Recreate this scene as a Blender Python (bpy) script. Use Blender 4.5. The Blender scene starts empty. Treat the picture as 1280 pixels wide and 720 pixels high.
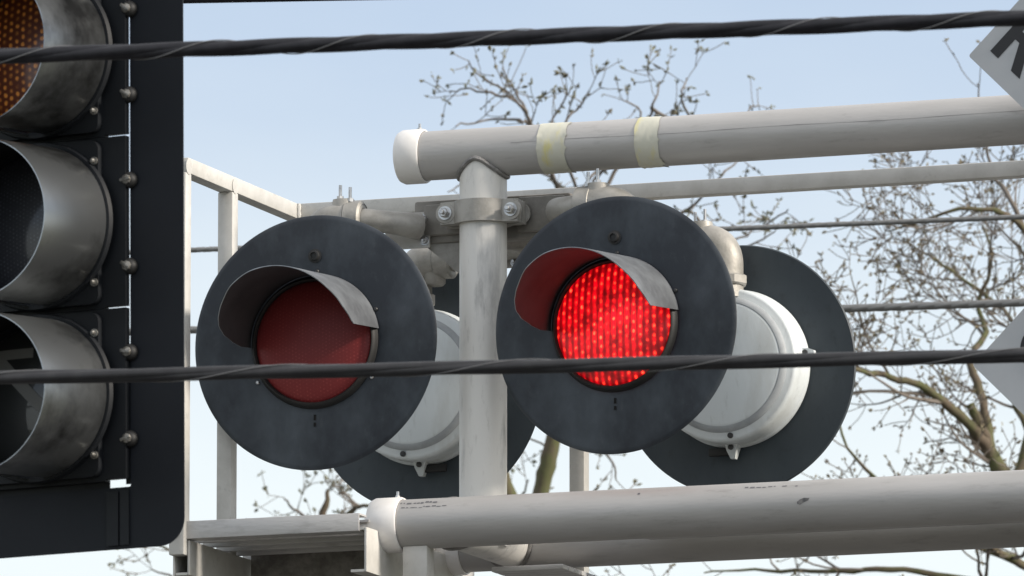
import bpy, bmesh, math, random
from mathutils import Vector, Matrix
R = math.radians
rnd = random.Random(7)
scene = bpy.context.scene
COL = scene.collection

# ------------------------------------------------------------------ camera
CAM = Vector((0, 0, 1.6)); PITCH = R(8.9); FPX = 11550.0; DIST = 22.0
fwd = Vector((0, math.cos(PITCH), math.sin(PITCH)))
upv = Vector((0, -math.sin(PITCH), math.cos(PITCH)))
rgt = Vector((1, 0, 0))
cd = bpy.data.cameras.new('camera'); cam = bpy.data.objects.new('camera', cd); COL.objects.link(cam)
cam.location = CAM; cam.rotation_euler = (R(90) + PITCH, 0, 0)
cd.sensor_width = 36; cd.lens = 36 * FPX / 1280; cd.clip_start = 0.1; cd.clip_end = 2000
cd.dof.use_dof = True; cd.dof.focus_distance = 22.1; cd.dof.aperture_fstop = 21
scene.camera = cam

def ray(x, y):
    return (fwd + rgt * ((x - 640) / FPX) + upv * ((360 - y) / FPX))
def at(x, y, depth):
    return CAM + ray(x, y) * depth

# structure frame: x along the chords, y away from the viewer, z up
PSI = R(20)
O = at(604, 400, DIST)
SM = Matrix.Translation(O) @ Matrix.Rotation(-PSI, 4, 'Z')
SMI = SM.inverted()
def px(x, y, d):
    """point of the structure's vertical plane at depth offset d, in structure coordinates"""
    c = SMI @ CAM; v = SMI.to_3x3() @ ray(x, y)
    t = (d - c.y) / v.y
    return c + v * t
GZ = -O.z      # ground level in structure coordinates

# ------------------------------------------------------------------ materials
def mat(name, c1, rough=.5, metal=0., c2=None, scale=8., amt=1., bump=0., bscale=60., stretch=(1, 1, 1),
        lo=.4, hi=.65, rvar=.0, spec=.5, coat=0., detail=6., speck=0., sscale=40.):
    m = bpy.data.materials.new(name); m.use_nodes = True
    nt = m.node_tree; N = nt.nodes; L = nt.links
    b = N['Principled BSDF']
    b.inputs['Roughness'].default_value = rough; b.inputs['Metallic'].default_value = metal
    b.inputs['Specular IOR Level'].default_value = spec
    b.inputs['Coat Weight'].default_value = coat
    b.inputs['Base Color'].default_value = (*c1, 1)
    tc = N.new('ShaderNodeTexCoord'); mp = N.new('ShaderNodeMapping')
    mp.inputs['Scale'].default_value = stretch
    L.new(tc.outputs['Object'], mp.inputs['Vector'])
    if c2 is not None:
        nz = N.new('ShaderNodeTexNoise'); nz.inputs['Scale'].default_value = scale; nz.inputs['Detail'].default_value = detail
        nz.inputs['Roughness'].default_value = .62
        L.new(mp.outputs['Vector'], nz.inputs['Vector'])
        mr = N.new('ShaderNodeMapRange'); mr.inputs['From Min'].default_value = lo; mr.inputs['From Max'].default_value = hi
        mr.inputs['To Max'].default_value = amt
        L.new(nz.outputs['Fac'], mr.inputs['Value'])
        mx = N.new('ShaderNodeMix'); mx.data_type = 'RGBA'
        mx.inputs[6].default_value = (*c1, 1); mx.inputs[7].default_value = (*c2, 1)
        L.new(mr.outputs['Result'], mx.inputs[0]); L.new(mx.outputs[2], b.inputs['Base Color'])
        if speck:   # grime: small scuffs and specks
            n3 = N.new('ShaderNodeTexNoise'); n3.inputs['Scale'].default_value = sscale; n3.inputs['Detail'].default_value = 8; n3.inputs['Roughness'].default_value = .75
            L.new(mp.outputs['Vector'], n3.inputs['Vector'])
            m3 = N.new('ShaderNodeMapRange'); m3.inputs['From Min'].default_value = .56; m3.inputs['From Max'].default_value = .72; m3.inputs['To Max'].default_value = abs(speck)
            L.new(n3.outputs['Fac'], m3.inputs['Value'])
            x3 = N.new('ShaderNodeMix'); x3.data_type = 'RGBA'
            x3.inputs[7].default_value = (c1[0] * .3, c1[1] * .29, c1[2] * .27, 1) if speck > 0 else (.16, .17, .175, 1)
            L.new(m3.outputs['Result'], x3.inputs[0]); L.new(mx.outputs[2], x3.inputs[6]); L.new(x3.outputs[2], b.inputs['Base Color'])
        if rvar:
            r2 = N.new('ShaderNodeMapRange'); r2.inputs['To Min'].default_value = rough - rvar; r2.inputs['To Max'].default_value = rough + rvar
            L.new(nz.outputs['Fac'], r2.inputs['Value']); L.new(r2.outputs['Result'], b.inputs['Roughness'])
    if bump:
        n2 = N.new('ShaderNodeTexNoise'); n2.inputs['Scale'].default_value = bscale; n2.inputs['Detail'].default_value = 4
        L.new(mp.outputs['Vector'], n2.inputs['Vector'])
        bp = N.new('ShaderNodeBump'); bp.inputs['Strength'].default_value = bump; bp.inputs['Distance'].default_value = .004
        L.new(n2.outputs['Fac'], bp.inputs['Height']); L.new(bp.outputs['Normal'], b.inputs['Normal'])
    return m

ALU = mat('weathered_aluminium_pipe', (.48, .465, .45), .5, .3, (.38, .37, .355), 5, 1, .12, 90, (.35, 1.6, 1.6), .35, .7, .08, speck=.35, sscale=22)
ALU_MAST = mat('aluminium_mast', (.66, .645, .61), .5, .12, (.27, .27, .265), 7, 1, .1, 80, (2.0, 2.0, .45), .53, .74, .08, speck=.4, sscale=26)
ALU_RAIL = mat('mill_finish_aluminium', (.55, .54, .51), .55, .12, (.45, .44, .41), 14, 1, .08, 120, (1, 1, 1), .4, .7, speck=.3, sscale=30)
ALU_BAR = mat('scuffed_aluminium_bar', (.5, .49, .48), .5, .3, (.27, .26, .25), 16, .9, .15, 90, (.5, 1, 2), .5, .72)
CAST = mat('cast_aluminium_fitting', (.37, .355, .325), .55, .35, (.25, .24, .215), 18, 1, .14, 160, (1, 1, 1), .42, .68)
CAST_D = mat('dull_cast_bracket', (.25, .235, .21), .6, .3, (.15, .14, .125), 12, 1, .15, 120)
DULLP = mat('grimy_steel_panel', (.24, .225, .20), .8, .1, (.13, .12, .105), 26, 1, .4, 140)
STEEL = mat('bright_zinc_bolt', (.62, .62, .62), .28, .9, (.4, .4, .4), 60, 1)
STEEL_W = mat('weathered_steel_screw', (.30, .29, .27), .45, .7, (.14, .135, .12), 90, 1)
STEEL_D = mat('dark_screw', (.05, .05, .05), .45, .5)
WHITE = mat('white_plastic_cap', (.80, .78, .76), .45, 0, (.72, .70, .67), 9, 1, .05, 60, speck=.12, sscale=30)
HOUSE = mat('off_white_lamp_housing', (.62, .665, .68), .42, 0, (.46, .475, .46), 5, .9, .08, 60, (1.6, 1, .5), .5, .75, speck=.3, sscale=24)
COVER_BAND = mat('grey_cover_band', (.36, .385, .40), .6, 0, (.29, .31, .325), 20, 1)
BLACK = mat('weathered_black_background', (.0175, .0225, .030), .5, 0, (.078, .094, .110), 3.4, 1, .06, 40, (1.1, 1, .7), .46, .78, .06, .4, speck=-.12, sscale=34)
BLACK_B = mat('faded_slate_background', (.030, .041, .051), .6, 0, (.050, .064, .073), 5, 1, .05, 50, (1, 1, .6), .4, .7, speck=.5, sscale=30)
RUBBER = mat('black_rubber', (.012, .012, .012), .6)
SLOT_SHADE = mat('slot_shade_black', (.003, .003, .003), .9)
VIS_IN = mat('visor_inner_black', (.05, .045, .048), .6, 0, (.03, .028, .03), 9, 1)
VIS_OUT = mat('visor_outer_worn_grey', (.36, .385, .41), .36, .6, (.19, .20, .215), 8, 1, .1, 60, (1, 1, 1), .42, .66, .08)
TS_BLACK = mat('traffic_signal_black', (.007, .0085, .011), .5, 0, (.011, .013, .016), 4, 1, .05, 50, spec=.3)
TS_PLATE = mat('backplate_black', (.0085, .0105, .015), .55, 0, (.012, .0145, .019), 3, 1, .04, 60, spec=.25)
TS_VIS = mat('weathered_visor_metal', (.42, .44, .45), .30, .95, (.085, .088, .09), 4.2, 1, .05, 60, (1.2, .6, .6), .45, .60, .05)
TS_VIN = mat('visor_inside_flat_black', (.012, .012, .012), .7)
CABLE = mat('black_cable_sheath', (.009, .009, .0125), .5, 0, (.016, .016, .02), 40, 1, spec=.35)
CABLE_G = mat('dusty_black_cable', (.014, .014, .016), .5, 0, (.024, .024, .026), 30, 1, spec=.5)
LASH = mat('grey_lashing_wire', (.22, .22, .22), .4, .5)
WIRE = mat('grey_stranded_wire', (.2, .2, .195), .5, .4)
SIGNW = mat('dull_white_sign_sheeting', (.43, .445, .46), .5, 0, (.38, .395, .41), 5, 1)
SIGNK = mat('black_sign_letter', (.012, .012, .014), .45)
TAPE = mat('peeling_yellow_tape', (.56, .55, .46), .45, 0, (.62, .56, .22), 13, .8, .1, 60, (1.6, .7, .7), .55, .68)
PRINT = mat('faded_pipe_print', (.13, .13, .14), .6)
WELD = mat('weld_bead', (.27, .26, .25), .5, .5, (.16, .155, .15), 60, 1, .6, 200)
CONC = mat('concrete', (.33, .32, .30), .85, 0, (.25, .24, .22), 8, 1, .3, 50)
BARK = mat('mossy_bark', (.105, .08, .055), .9, 0, (.085, .09, .035), 14, 1, 1., 26, (1, 1, .5), .42, .6, speck=.7, sscale=26)
TWIG = mat('grey_brown_twigs', (.16, .138, .118), .85, 0, (.10, .084, .07), 3, 1)
BUD = mat('spring_buds', (.19, .165, .095), .7, 0, (.15, .115, .08), 5, 1)
BUD_P = mat('pale_spring_buds', (.16, .165, .10), .7, 0, (.14, .12, .085), 5, 1)

def led_material(name, base, glow, on, pitch, emis, glass_rough=.12, dot=.32):
    """LED cluster behind a clear front: dots in staggered columns"""
    m = bpy.data.materials.new(name); m.use_nodes = True
    nt = m.node_tree; N = nt.nodes; L = nt.links; b = N['Principled BSDF']
    tc = N.new('ShaderNodeTexCoord'); sp = N.new('ShaderNodeSeparateXYZ'); L.new(tc.outputs['Object'], sp.inputs[0])
    def M(op, a, c=None, v=None):
        n = N.new('ShaderNodeMath'); n.operation = op
        for i, s in enumerate((a, c)):
            if s is None: continue
            if isinstance(s, (int, float)): n.inputs[i].default_value = s
            else: L.new(s, n.inputs[i])
        return n.outputs[0]
    u = M('DIVIDE', sp.outputs['X'], pitch)
    row = M('FLOOR', u)
    off = M('MULTIPLY', M('MODULO', M('ABSOLUTE', row), 2.), .5)
    v = M('ADD', M('DIVIDE', sp.outputs['Z'], pitch * (1.3 if on else 1.05)), off)
    fu = M('SUBTRACT', M('FRACT', M('ADD', u, 100.)), .5); fv = M('SUBTRACT', M('FRACT', M('ADD', v, 100.)), .5)
    dist = M('SQRT', M('ADD', M('MULTIPLY', fu, fu), M('MULTIPLY', fv, fv)))
    mr = N.new('ShaderNodeMapRange'); mr.interpolation_type = 'SMOOTHSTEP'
    mr.inputs['From Min'].default_value = dot; mr.inputs['From Max'].default_value = .04
    L.new(dist, mr.inputs['Value'])
    # uneven leds
    nz = N.new('ShaderNodeTexNoise'); nz.inputs['Scale'].default_value = 60; nz.inputs['Detail'].default_value = 3
    L.new(tc.outputs['Object'], nz.inputs['Vector'])
    vary = M('MULTIPLY', M('POWER', nz.outputs['Fac'], 4.5), 20.0)
    dots = M('MULTIPLY', mr.outputs['Result'], vary)
    mx = N.new('ShaderNodeMix'); mx.data_type = 'RGBA'; mx.clamp_factor = True
    mx.inputs[6].default_value = (*base, 1); mx.inputs[7].default_value = (*glow, 1)
    L.new(dots, mx.inputs[0]); L.new(mx.outputs[2], b.inputs['Base Color'])
    b.inputs['Roughness'].default_value = .45
    b.inputs['Coat Weight'].default_value = .8; b.inputs['Coat Roughness'].default_value = glass_rough
    if on:
        # column streaks between the dots, brighter towards the middle of the cluster
        streak = N.new('ShaderNodeMapRange'); streak.inputs['From Min'].default_value = .5; streak.inputs['From Max'].default_value = 0
        L.new(M('ABSOLUTE', fu), streak.inputs['Value'])
        rad = M('SQRT', M('ADD', M('MULTIPLY', sp.outputs['X'], sp.outputs['X']), M('MULTIPLY', sp.outputs['Z'], sp.outputs['Z'])))
        ctr = N.new('ShaderNodeMapRange'); ctr.inputs['From Min'].default_value = .15; ctr.inputs['From Max'].default_value = .02
        ctr.inputs['To Min'].default_value = .6; ctr.inputs['To Max'].default_value = 2.1
        L.new(rad, ctr.inputs['Value'])
        s = M('MULTIPLY', M('ADD', M('ADD', M('MULTIPLY', M('MULTIPLY', M('POWER', streak.outputs['Result'], 1.3), nz.outputs['Fac']), 1.15), .15), M('MULTIPLY', dots, .95)), ctr.outputs['Result'])
        ec = N.new('ShaderNodeMix'); ec.data_type = 'RGBA'; ec.clamp_factor = True
        ec.inputs[6].default_value = (1, .002, .010, 1); ec.inputs[7].default_value = (1, .034, .014, 1)
        L.new(dots, ec.inputs[0]); L.new(ec.outputs[2], b.inputs['Emission Color'])
        n5 = N.new('ShaderNodeTexNoise'); n5.inputs['Scale'].default_value = 20; n5.inputs['Detail'].default_value = 3; n5.inputs['Roughness'].default_value = .7
        L.new(tc.outputs['Object'], n5.inputs['Vector'])
        m5 = N.new('ShaderNodeMapRange'); m5.inputs['From Min'].default_value = .34; m5.inputs['From Max'].default_value = .68; m5.inputs['To Min'].default_value = .30; m5.inputs['To Max'].default_value = 1.75
        L.new(n5.outputs['Fac'], m5.inputs['Value'])
        L.new(M('MULTIPLY', M('MULTIPLY', s, m5.outputs['Result']), emis), b.inputs['Emission Strength'])
        b.inputs['Coat Weight'].default_value = .15
    return m
LED_ON = led_material('lit_red_led_cluster', (.25, .004, .006), (.6, .02, .02), True, .0165, 1.3)
LED_OFF = led_material('unlit_red_lens', (.20, .025, .026), (.27, .043, .042), False, .0085, 0, .4)
LED_OFF.node_tree.nodes['Principled BSDF'].inputs['Coat Weight'].default_value = .12
LED_OFF.node_tree.nodes['Principled BSDF'].inputs['Specular IOR Level'].default_value = .25
LED_AMB = led_material('unlit_amber_led', (.15, .030, .008), (1., .36, .06), False, .0145, 0, .15, .42)
LED_CLR = led_material('unlit_clear_led', (.022, .024, .032), (.065, .070, .085), False, .008, 0, .1)
LED_ARW = mat('dark_tinted_lens', (.022, .024, .024), .35, 0, None, coat=.8)
ARROW = mat('unlit_grey_arrow', (.20, .20, .19), .6)

# ------------------------------------------------------------------ mesh helpers
class MB:
    def __init__(s, origin=(0, 0, 0)):
        s.bm = bmesh.new(); s.o = Vector(origin)
    def v(s, p): return s.bm.verts.new(Vector(p) - s.o)
    def face(s, vs, mi=0):
        try:
            f = s.bm.faces.new(vs); f.material_index = mi; return f
        except ValueError: return None
    def box(s, c, size, rot=None, bev=0.):
        c = Vector(c); h = Vector(size) / 2
        tmp = bmesh.new(); bmesh.ops.create_cube(tmp, size=1)
        for v in tmp.verts: v.co = Vector((v.co.x * size[0], v.co.y * size[1], v.co.z * size[2]))
        if bev: bmesh.ops.bevel(tmp, geom=list(tmp.edges), offset=bev, segments=2, affect='EDGES', profile=.5)
        m = (rot.to_4x4() if rot is not None else Matrix.Identity(4)); m = Matrix.Translation(c - s.o) @ m
        s._merge(tmp, m); return s
    def _merge(s, tmp, m, mi=None):
        mp = {}
        for v in tmp.verts: mp[v] = s.bm.verts.new(m @ v.co)
        for f in tmp.faces:
            nf = s.face([mp[v] for v in f.verts], f.material_index if mi is None else mi)
        tmp.free()
    def span(s, a, b, w, h, bev=0.):
        """box bar from a to b; w across, h upwards"""
        a = Vector(a); b = Vector(b); d = b - a; x = d.normalized()
        z = Vector((0, 0, 1)) if abs(x.z) < .9 else Vector((0, -1, 0))
        y = z.cross(x).normalized(); z = x.cross(y)
        rot = Matrix((x, y, z)).transposed()
        return s.box((a + b) / 2, (d.length, w, h), rot, bev)
    def tube(s, pts, r, n=16, cap=True, seg_mi=0):
        pts = [Vector(p) for p in pts]; k = len(pts)
        rs = r if isinstance(r, (list, tuple)) else [r] * k
        t0 = (pts[1] - pts[0]).normalized()
        u = t0.orthogonal().normalized(); rings = []
        for i, p in enumerate(pts):
            if i == 0: t = t0
            elif i == k - 1: t = (pts[i] - pts[i - 1]).normalized()
            else: t = ((pts[i + 1] - pts[i]).normalized() + (pts[i] - pts[i - 1]).normalized()).normalized()
            u = (u - t * u.dot(t)); u = u.normalized() if u.length > 1e-6 else t.orthogonal().normalized()
            w = t.cross(u)
            rings.append([s.v(p + (u * math.cos(2 * math.pi * j / n) + w * math.sin(2 * math.pi * j / n)) * rs[i]) for j in range(n)])
        for i in range(k - 1):
            for j in range(n):
                s.face((rings[i][j], rings[i][(j + 1) % n], rings[i + 1][(j + 1) % n], rings[i + 1][j]), seg_mi)
        if cap:
            s.face(rings[0][::-1]); s.face(rings[-1])
        return s
    def lathe(s, prof, c=(0, 0, 0), axis=(0, 1, 0), n=64, close0=False, close1=False):
        """prof: (radius, height along axis)"""
        c = Vector(c); a = Vector(axis).normalized(); u = a.orthogonal().normalized()
        if abs(a.y) > .9: u = Vector((1, 0, 0))
        w = a.cross(u); rings = []
        for (r, h) in prof:
            if r < 1e-6: rings.append([s.v(c + a * h)])
            else: rings.append([s.v(c + a * h + (u * math.cos(2 * math.pi * j / n) + w * math.sin(2 * math.pi * j / n)) * r) for j in range(n)])
        for i in range(len(prof) - 1):
            A, B = rings[i], rings[i + 1]
            for j in range(n):
                j2 = (j + 1) % n
                if len(A) == 1 and len(B) == 1: continue
                if len(A) == 1: s.face((A[0], B[j2], B[j]))
                elif len(B) == 1: s.face((A[j], A[j2], B[0]))
                else: s.face((A[j], A[j2], B[j2], B[j]))
        if close0 and len(rings[0]) > 1: s.face(rings[0][::-1])
        if close1 and len(rings[-1]) > 1: s.face(rings[-1])
        return s
    def prism(s, poly, y0, y1, hole=None):
        """polygon in (x,z), extruded along y"""
        tmp = [[s.v((x, y, z)) for x, z in poly] for y in (y0, y1)]
        n = len(poly)
        for i in range(n): s.face((tmp[0][i], tmp[1][i], tmp[1][(i + 1) % n], tmp[0][(i + 1) % n]))
        s.face(tmp[0]); s.face(tmp[1][::-1]); return s
    def build(s, name, m, parent=None, ang=35, mats=None):
        bmesh.ops.recalc_face_normals(s.bm, faces=list(s.bm.faces))
        for f in s.bm.faces: f.smooth = True
        for e in s.bm.edges:
            if len(e.link_faces) == 2:
                try:
                    if e.calc_face_angle() > R(ang): e.smooth = False
                except ValueError: pass
        me = bpy.data.meshes.new(name); s.bm.to_mesh(me); s.bm.free()
        for k in (mats or [m]): me.materials.append(k)
        o = bpy.data.objects.new(name, me); COL.objects.link(o)
        if parent is not None: o.parent = parent
        return o

def thing(name, label, cat, M=None, group=None):
    o = bpy.data.objects.new(name, None); COL.objects.link(o); o.empty_display_size = .1
    if M is not None: o.matrix_world = M
    o['label'] = label; o['category'] = cat
    if group: o['group'] = group
    return o
def tag(o, label, cat, group=None):
    o['label'] = label; o['category'] = cat
    if group: o['group'] = group
    return o
def structure(o): o['kind'] = 'structure'; return o
def bolt(mb, c, axis, r, h, washer=True):
    """hexagon head with washer and thread end, pointing along axis"""
    if washer: mb.lathe([(0, 0), (r * 1.45, 0), (r * 1.45, h * .18), (0, h * .18)], c, axis, 20)
    mb.lathe([(r, h * .18), (r, h * .75), (r * .86, h * .85), (0, h * .85)], c, axis, 6)
    mb.lathe([(r * .5, h * .85), (r * .5, h * 1.35), (r * .4, h * 1.45), (0, h * 1.45)], c, axis, 10)

def bend(p0, corner, p1, rad, n=8):
    """polyline p0 - rounded corner - p1"""
    p0, corner, p1 = Vector(p0), Vector(corner), Vector(p1)
    a = (p0 - corner).normalized() * rad; b = (p1 - corner).normalized() * rad
    out = [p0]
    for i in range(n + 1):
        t = i / n
        out.append(corner + a * (1 - t) ** 2 + b * t ** 2)
    out.append(p1); return out

# ------------------------------------------------------------------ ground and road (below the picture)
g = MB(); q = [g.v(p) for p in ((-600, -300, 0), (600, -300, 0), (600, 900, 0), (-600, 900, 0))]; g.face(q)
structure(g.build('ground', mat('grass_ground', (.06, .075, .03), .95, 0, (.10, .085, .05), .6, 1, .3, 8)))
g = MB(); q = [g.v(p) for p in ((-5.5, -300, .004), (5.5, -300, .004), (5.5, 600, .004), (-5.5, 600, .004))]; g.face(q)
structure(g.build('road', mat('asphalt', (.05, .05, .052), .9, 0, (.075, .073, .07), 2, 1, .3, 60)))
for sx in (-1, 1):
    k = MB(); k.box((sx * 5.6, 150, .06), (.2, 900, .12), None, .0); structure(k.build('kerb', CONC))
    k = MB(); k.box((sx * 6.7, 150, .05), (1.95, 900, .1)); structure(k.build('pavement', CONC))

# ------------------------------------------------------------------ cantilever: chords, mast, caps, tape
A = .225                      # chord offset from the mast plane
TOP_L = px(526, 195.7, 0); LOW_L = px(497, 656.5, -A)
RT = .059; RM = .0568
z_top = px(563, 193.3, 0).z; z_low = px(640, 649.6, -A).z
P_END = 6.2; P_MAST2 = 1.62
fr = thing('signal_cantilever', 'grey aluminium pipe cantilever with white end caps and a short upright between its chords',
           'cantilever', SM)
def chord(x0, y, z):
    m = MB(); N = 60
    m.tube([(x0 + (P_END - x0) * i / N, y, z) for i in range(N + 1)], RT, 48); return m.build('chord_pipe', ALU, fr)
top = chord(TOP_L.x - .02, 0, z_top)
low1 = chord(LOW_L.x - .02, -A, z_low)
low2 = chord(LOW_L.x - .02, A, z_low)
def end_cap(x1, y, z, par, length, sx, sz):
    m = MB()
    r = RT + .0065
    m.lathe([(0, -length), (r * .7, -length), (r * .93, -length + .004), (r, -length + .014), (r, -.004), (r - .002, 0), (RT + .001, 0)],
            (x1, y, z), (1, 0, 0), 64)
    o = m.build('end_cap', WHITE, par)
    s = MB(); s.tube([(x1 - .016, y, z + r - .004), (x1 - .016, y, z + r + .014)], .0035, 8)
    s.lathe([(.006, 0), (.006, .004), (0, .005)], (x1 - .016, y, z + r), (0, 0, 1), 6)
    s.build('cap_screw', STEEL, o)
end_cap(px(532.5, 196, 0).x, 0, z_top, top, .066, 0, 0)
end_cap(px(505, 657, -A).x, -A, z_low, low1, .078, 0, 0)
end_cap(px(500, 657, -A).x, A, z_low, low2, .078, 0, 0)
def mast(x, z0, z1):
    m = MB(); N = 24
    m.tube([(x, 0, z0 + (z1 - z0) * i / N) for i in range(N + 1)], RM, 48, True); o = m.build('mast', ALU_MAST, fr)
    # weld bead along the saddle where the upright meets the chord
    w = MB(); pts = []
    for i in range(73):
        a = 2 * math.pi * i / 72
        dx, dy = RM * math.cos(a), RM * math.sin(a)
        zz = z_top - math.sqrt(max((RT * 1.012) ** 2 - (.985 * dy) ** 2, 0))
        pts.append((x + dx * 1.035, dy * 1.035, zz - .002))
    w.tube(pts, .0062, 8, False); w.build('weld_bead', WELD, o)
    return o
m0 = mast(0., z_low - .03, z_top)
mast(P_MAST2, z_low - .03, z_top)
for X in (0., P_MAST2):
    m = MB(); N = 10
    m.tube([(X, -A + (2 * A) * i / N, z_low) for i in range(N + 1)], RM * .99, 40)
    o = m.build('cross_tube', ALU_MAST, fr)
    for yy, sg in ((A, -1), (-A, 1)):
        w = MB(); pts = []
        for i in range(49):
            a = 2 * math.pi * i / 48
            dx, dz = RM * math.cos(a), RM * math.sin(a)
            pts.append((X + dx * 1.03, yy + sg * math.sqrt(max((RT * 1.01) ** 2 - dz * dz, 0)), z_low + dz * 1.03))
        w.tube(pts, .0062, 8, False); w.build('weld_bead', WELD, o)
# tape wraps with torn edges
def wrap(xa, xb, seed):
    rr = random.Random(seed); m = MB(); n = 72; rows = []
    x0 = px(xa, 180, 0).x; x1 = px(xb, 178, 0).x
    K = 10; e0 = [rr.uniform(-.002, .002) for _ in range(n)]; e1 = [rr.uniform(-.006, .006) for _ in range(n)]
    sm = lambda e: [(e[i - 2] + e[i - 1] * 2 + e[i] * 3 + e[(i + 1) % n] * 2 + e[(i + 2) % n]) / 9 + (.004 if e[i] > .0045 else 0) for i in range(n)]
    e0, e1 = sm(e0), sm(e1)
    for k in range(K + 1):
        t = k / K; row = []
        for j in range(n):
            a = 2 * math.pi * j / n
            r = RT + .0013 + .0006 * math.sin(5 * a + 7 * t) * math.sin(11 * t + a) + rr.uniform(0, .0004) + (.002 if k in (0, K) and e1[j] > .003 else 0)
            if k in (0, K): r = max(r, RT + .001)
            row.append(m.v((x0 + (x1 - x0) * t + e0[j] * (1 - t) + e1[j] * t, r * math.cos(a), z_top + r * math.sin(a))))
        rows.append(row)
    for k in range(K):
        for j in range(n): m.face((rows[k][j], rows[k][(j + 1) % n], rows[k + 1][(j + 1) % n], rows[k + 1][j]))
    return m.build('tape_wrap', TAPE, top, 80)
wrap(681, 716, 3); wrap(803, 832, 9)
# faded factory print on the lower front chord: rows of worn specks
def print_row(x0, x1, ang, par, y, z, seed, h=.006, dens=.5):
    rr = random.Random(seed); m = MB(); x = x0
    while x < x1:
        L = rr.uniform(.003, .012)
        if rr.random() < dens:
            a0 = R(ang) + rr.uniform(-.03, .03); da = h / RT * rr.uniform(.5, 1)
            v = []
            for (xx, aa) in ((x, a0), (x + L, a0), (x + L, a0 + da), (x, a0 + da)):
                v.append(m.v((xx, y - (RT + .0006) * math.cos(aa), z + (RT + .0006) * math.sin(aa))))
            m.face(v)
        x += L + rr.uniform(.001, .006)
    return m.build('faded_print', PRINT, par)
print_row(px(498, 640, -A).x, px(552, 640, -A).x, 47, low1, -A, z_low, 1, .007, .8)
print_row(px(500, 645, -A).x, px(568, 640, -A).x, 33, low1, -A, z_low, 2, .003, .8)
print_row(px(938, 620, -A).x, px(1004, 620, -A).x, 44, low1, -A, z_low, 5, .005, .8)
print_row(px(798, 620, -A).x, px(818, 620, -A).x, 40, low1, -A, z_low, 6, .008, .6)
# a dent with a dark scrape on the chord
d = MB(); cx = px(1014, 640, -A).x; v = []
for i in range(9):
    a = 2 * math.pi * i / 9; ang = R(4) + .13 * math.sin(a) * (1 + .3 * math.sin(3 * a))
    v.append(d.v((cx + .012 * math.cos(a) + .010 * math.sin(a), -A - (RT + .0007) * math.cos(ang), z_low + (RT + .0007) * math.sin(ang))))
d.face(v); d.build('scrape_mark', mat('scuffed_dent', (.22, .21, .2), .55, .4, (.1, .1, .1), 60, 1), low1)
# thin seam along the top chord
sm_ = MB()
v = []
for t in range(40):
    xx = TOP_L.x + .25 + t * .06; a = R(8 + 1.2 * math.sin(t * .7))
    v.append([sm_.v((xx, -(RT + .0005) * math.cos(a + s), z_top + (RT + .0005) * math.sin(a + s))) for s in (0, .012 + .012 * (t % 3 == 0))])
for i in range(39): sm_.face((v[i][0], v[i + 1][0], v[i + 1][1], v[i][1]))
sm_.build('seam_line', mat('seam', (.24, .235, .23), .6, .3), top)
# pole that carries it, out of the picture
pm = MB(); pm.tube([(P_END, 0, GZ + .25), (P_END, 0, z_top + .5)], [.19, .16], 40); pm.build('pole', ALU, fr)
pm = MB(); pm.box((P_END, 0, GZ + .13), (.9, .9, .26), None, .02); pm.build('footing', CONC, fr)
# bracket below the front lower chord
bm_ = MB(); a = px(523, 690, -A)
bm_.box((a.x, -A, z_low - RT - .075), (.062, .05, .16), None, .004); bm_.build('hanger_bracket', ALU_RAIL, fr)

# ------------------------------------------------------------------ maintenance platform with railing
W = .367
pl = thing('maintenance_platform', 'aluminium access platform with square tube railing at the end of the cantilever', 'platform', SM)
near = px(232, 211, -W); far = px(362, 262, W); SQ = .038
zr = (near.z + far.z) / 2 ; xr = (near.x + far.x) / 2
zf = px(330, 658, -W).z                     # top bar centre of the deck edge
hr = MB(); hr.span((xr, -W, zr), (xr, W, zr), SQ, SQ, .003); hr.build('end_rail', ALU_RAIL, pl)
hr = MB(); hr.span((xr + SQ / 2 + .002, W, zr), (P_END - .3, W, zr), SQ, SQ, .003); hr.build('back_rail', ALU_RAIL, pl)
for k_, yy in enumerate((-W, px(286, 300, -.07).y)):
    wl = MB(); wl.lathe([(.0, 0), (.017, .0), (.019, .0015), (.0, .002)], (xr + SQ / 2, yy, zr - .004), (1, 0, 0), 20)
    wl.build('rail_weld', ALU_RAIL, pl)
wl = MB(); wl.tube([(xr + SQ / 2 + .003, W - SQ / 2 - .004, zr - .018 + .009 * i) for i in range(5)], [.004, .006, .0045, .006, .004], 8)
wl.build('rail_weld', ALU_RAIL, pl)
def post(x, y, z0, z1):
    m = MB(); m.span((x, y, z0), (x, y, z1), SQ * 1.02, SQ * .98, .003); return m.build('rail_post', ALU_RAIL, pl)
post(xr, -W, zf - .06, zr - SQ / 2)
# the post part-way along the end rail
py = (286 - 232) / 180. - W
post(xr, py, zf - .06, zr - SQ / 2)
bx = px(724, 585, W).x
for k in range(4): post(bx + 1.35 * k, W, zf - .06, zr - SQ / 2)
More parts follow.
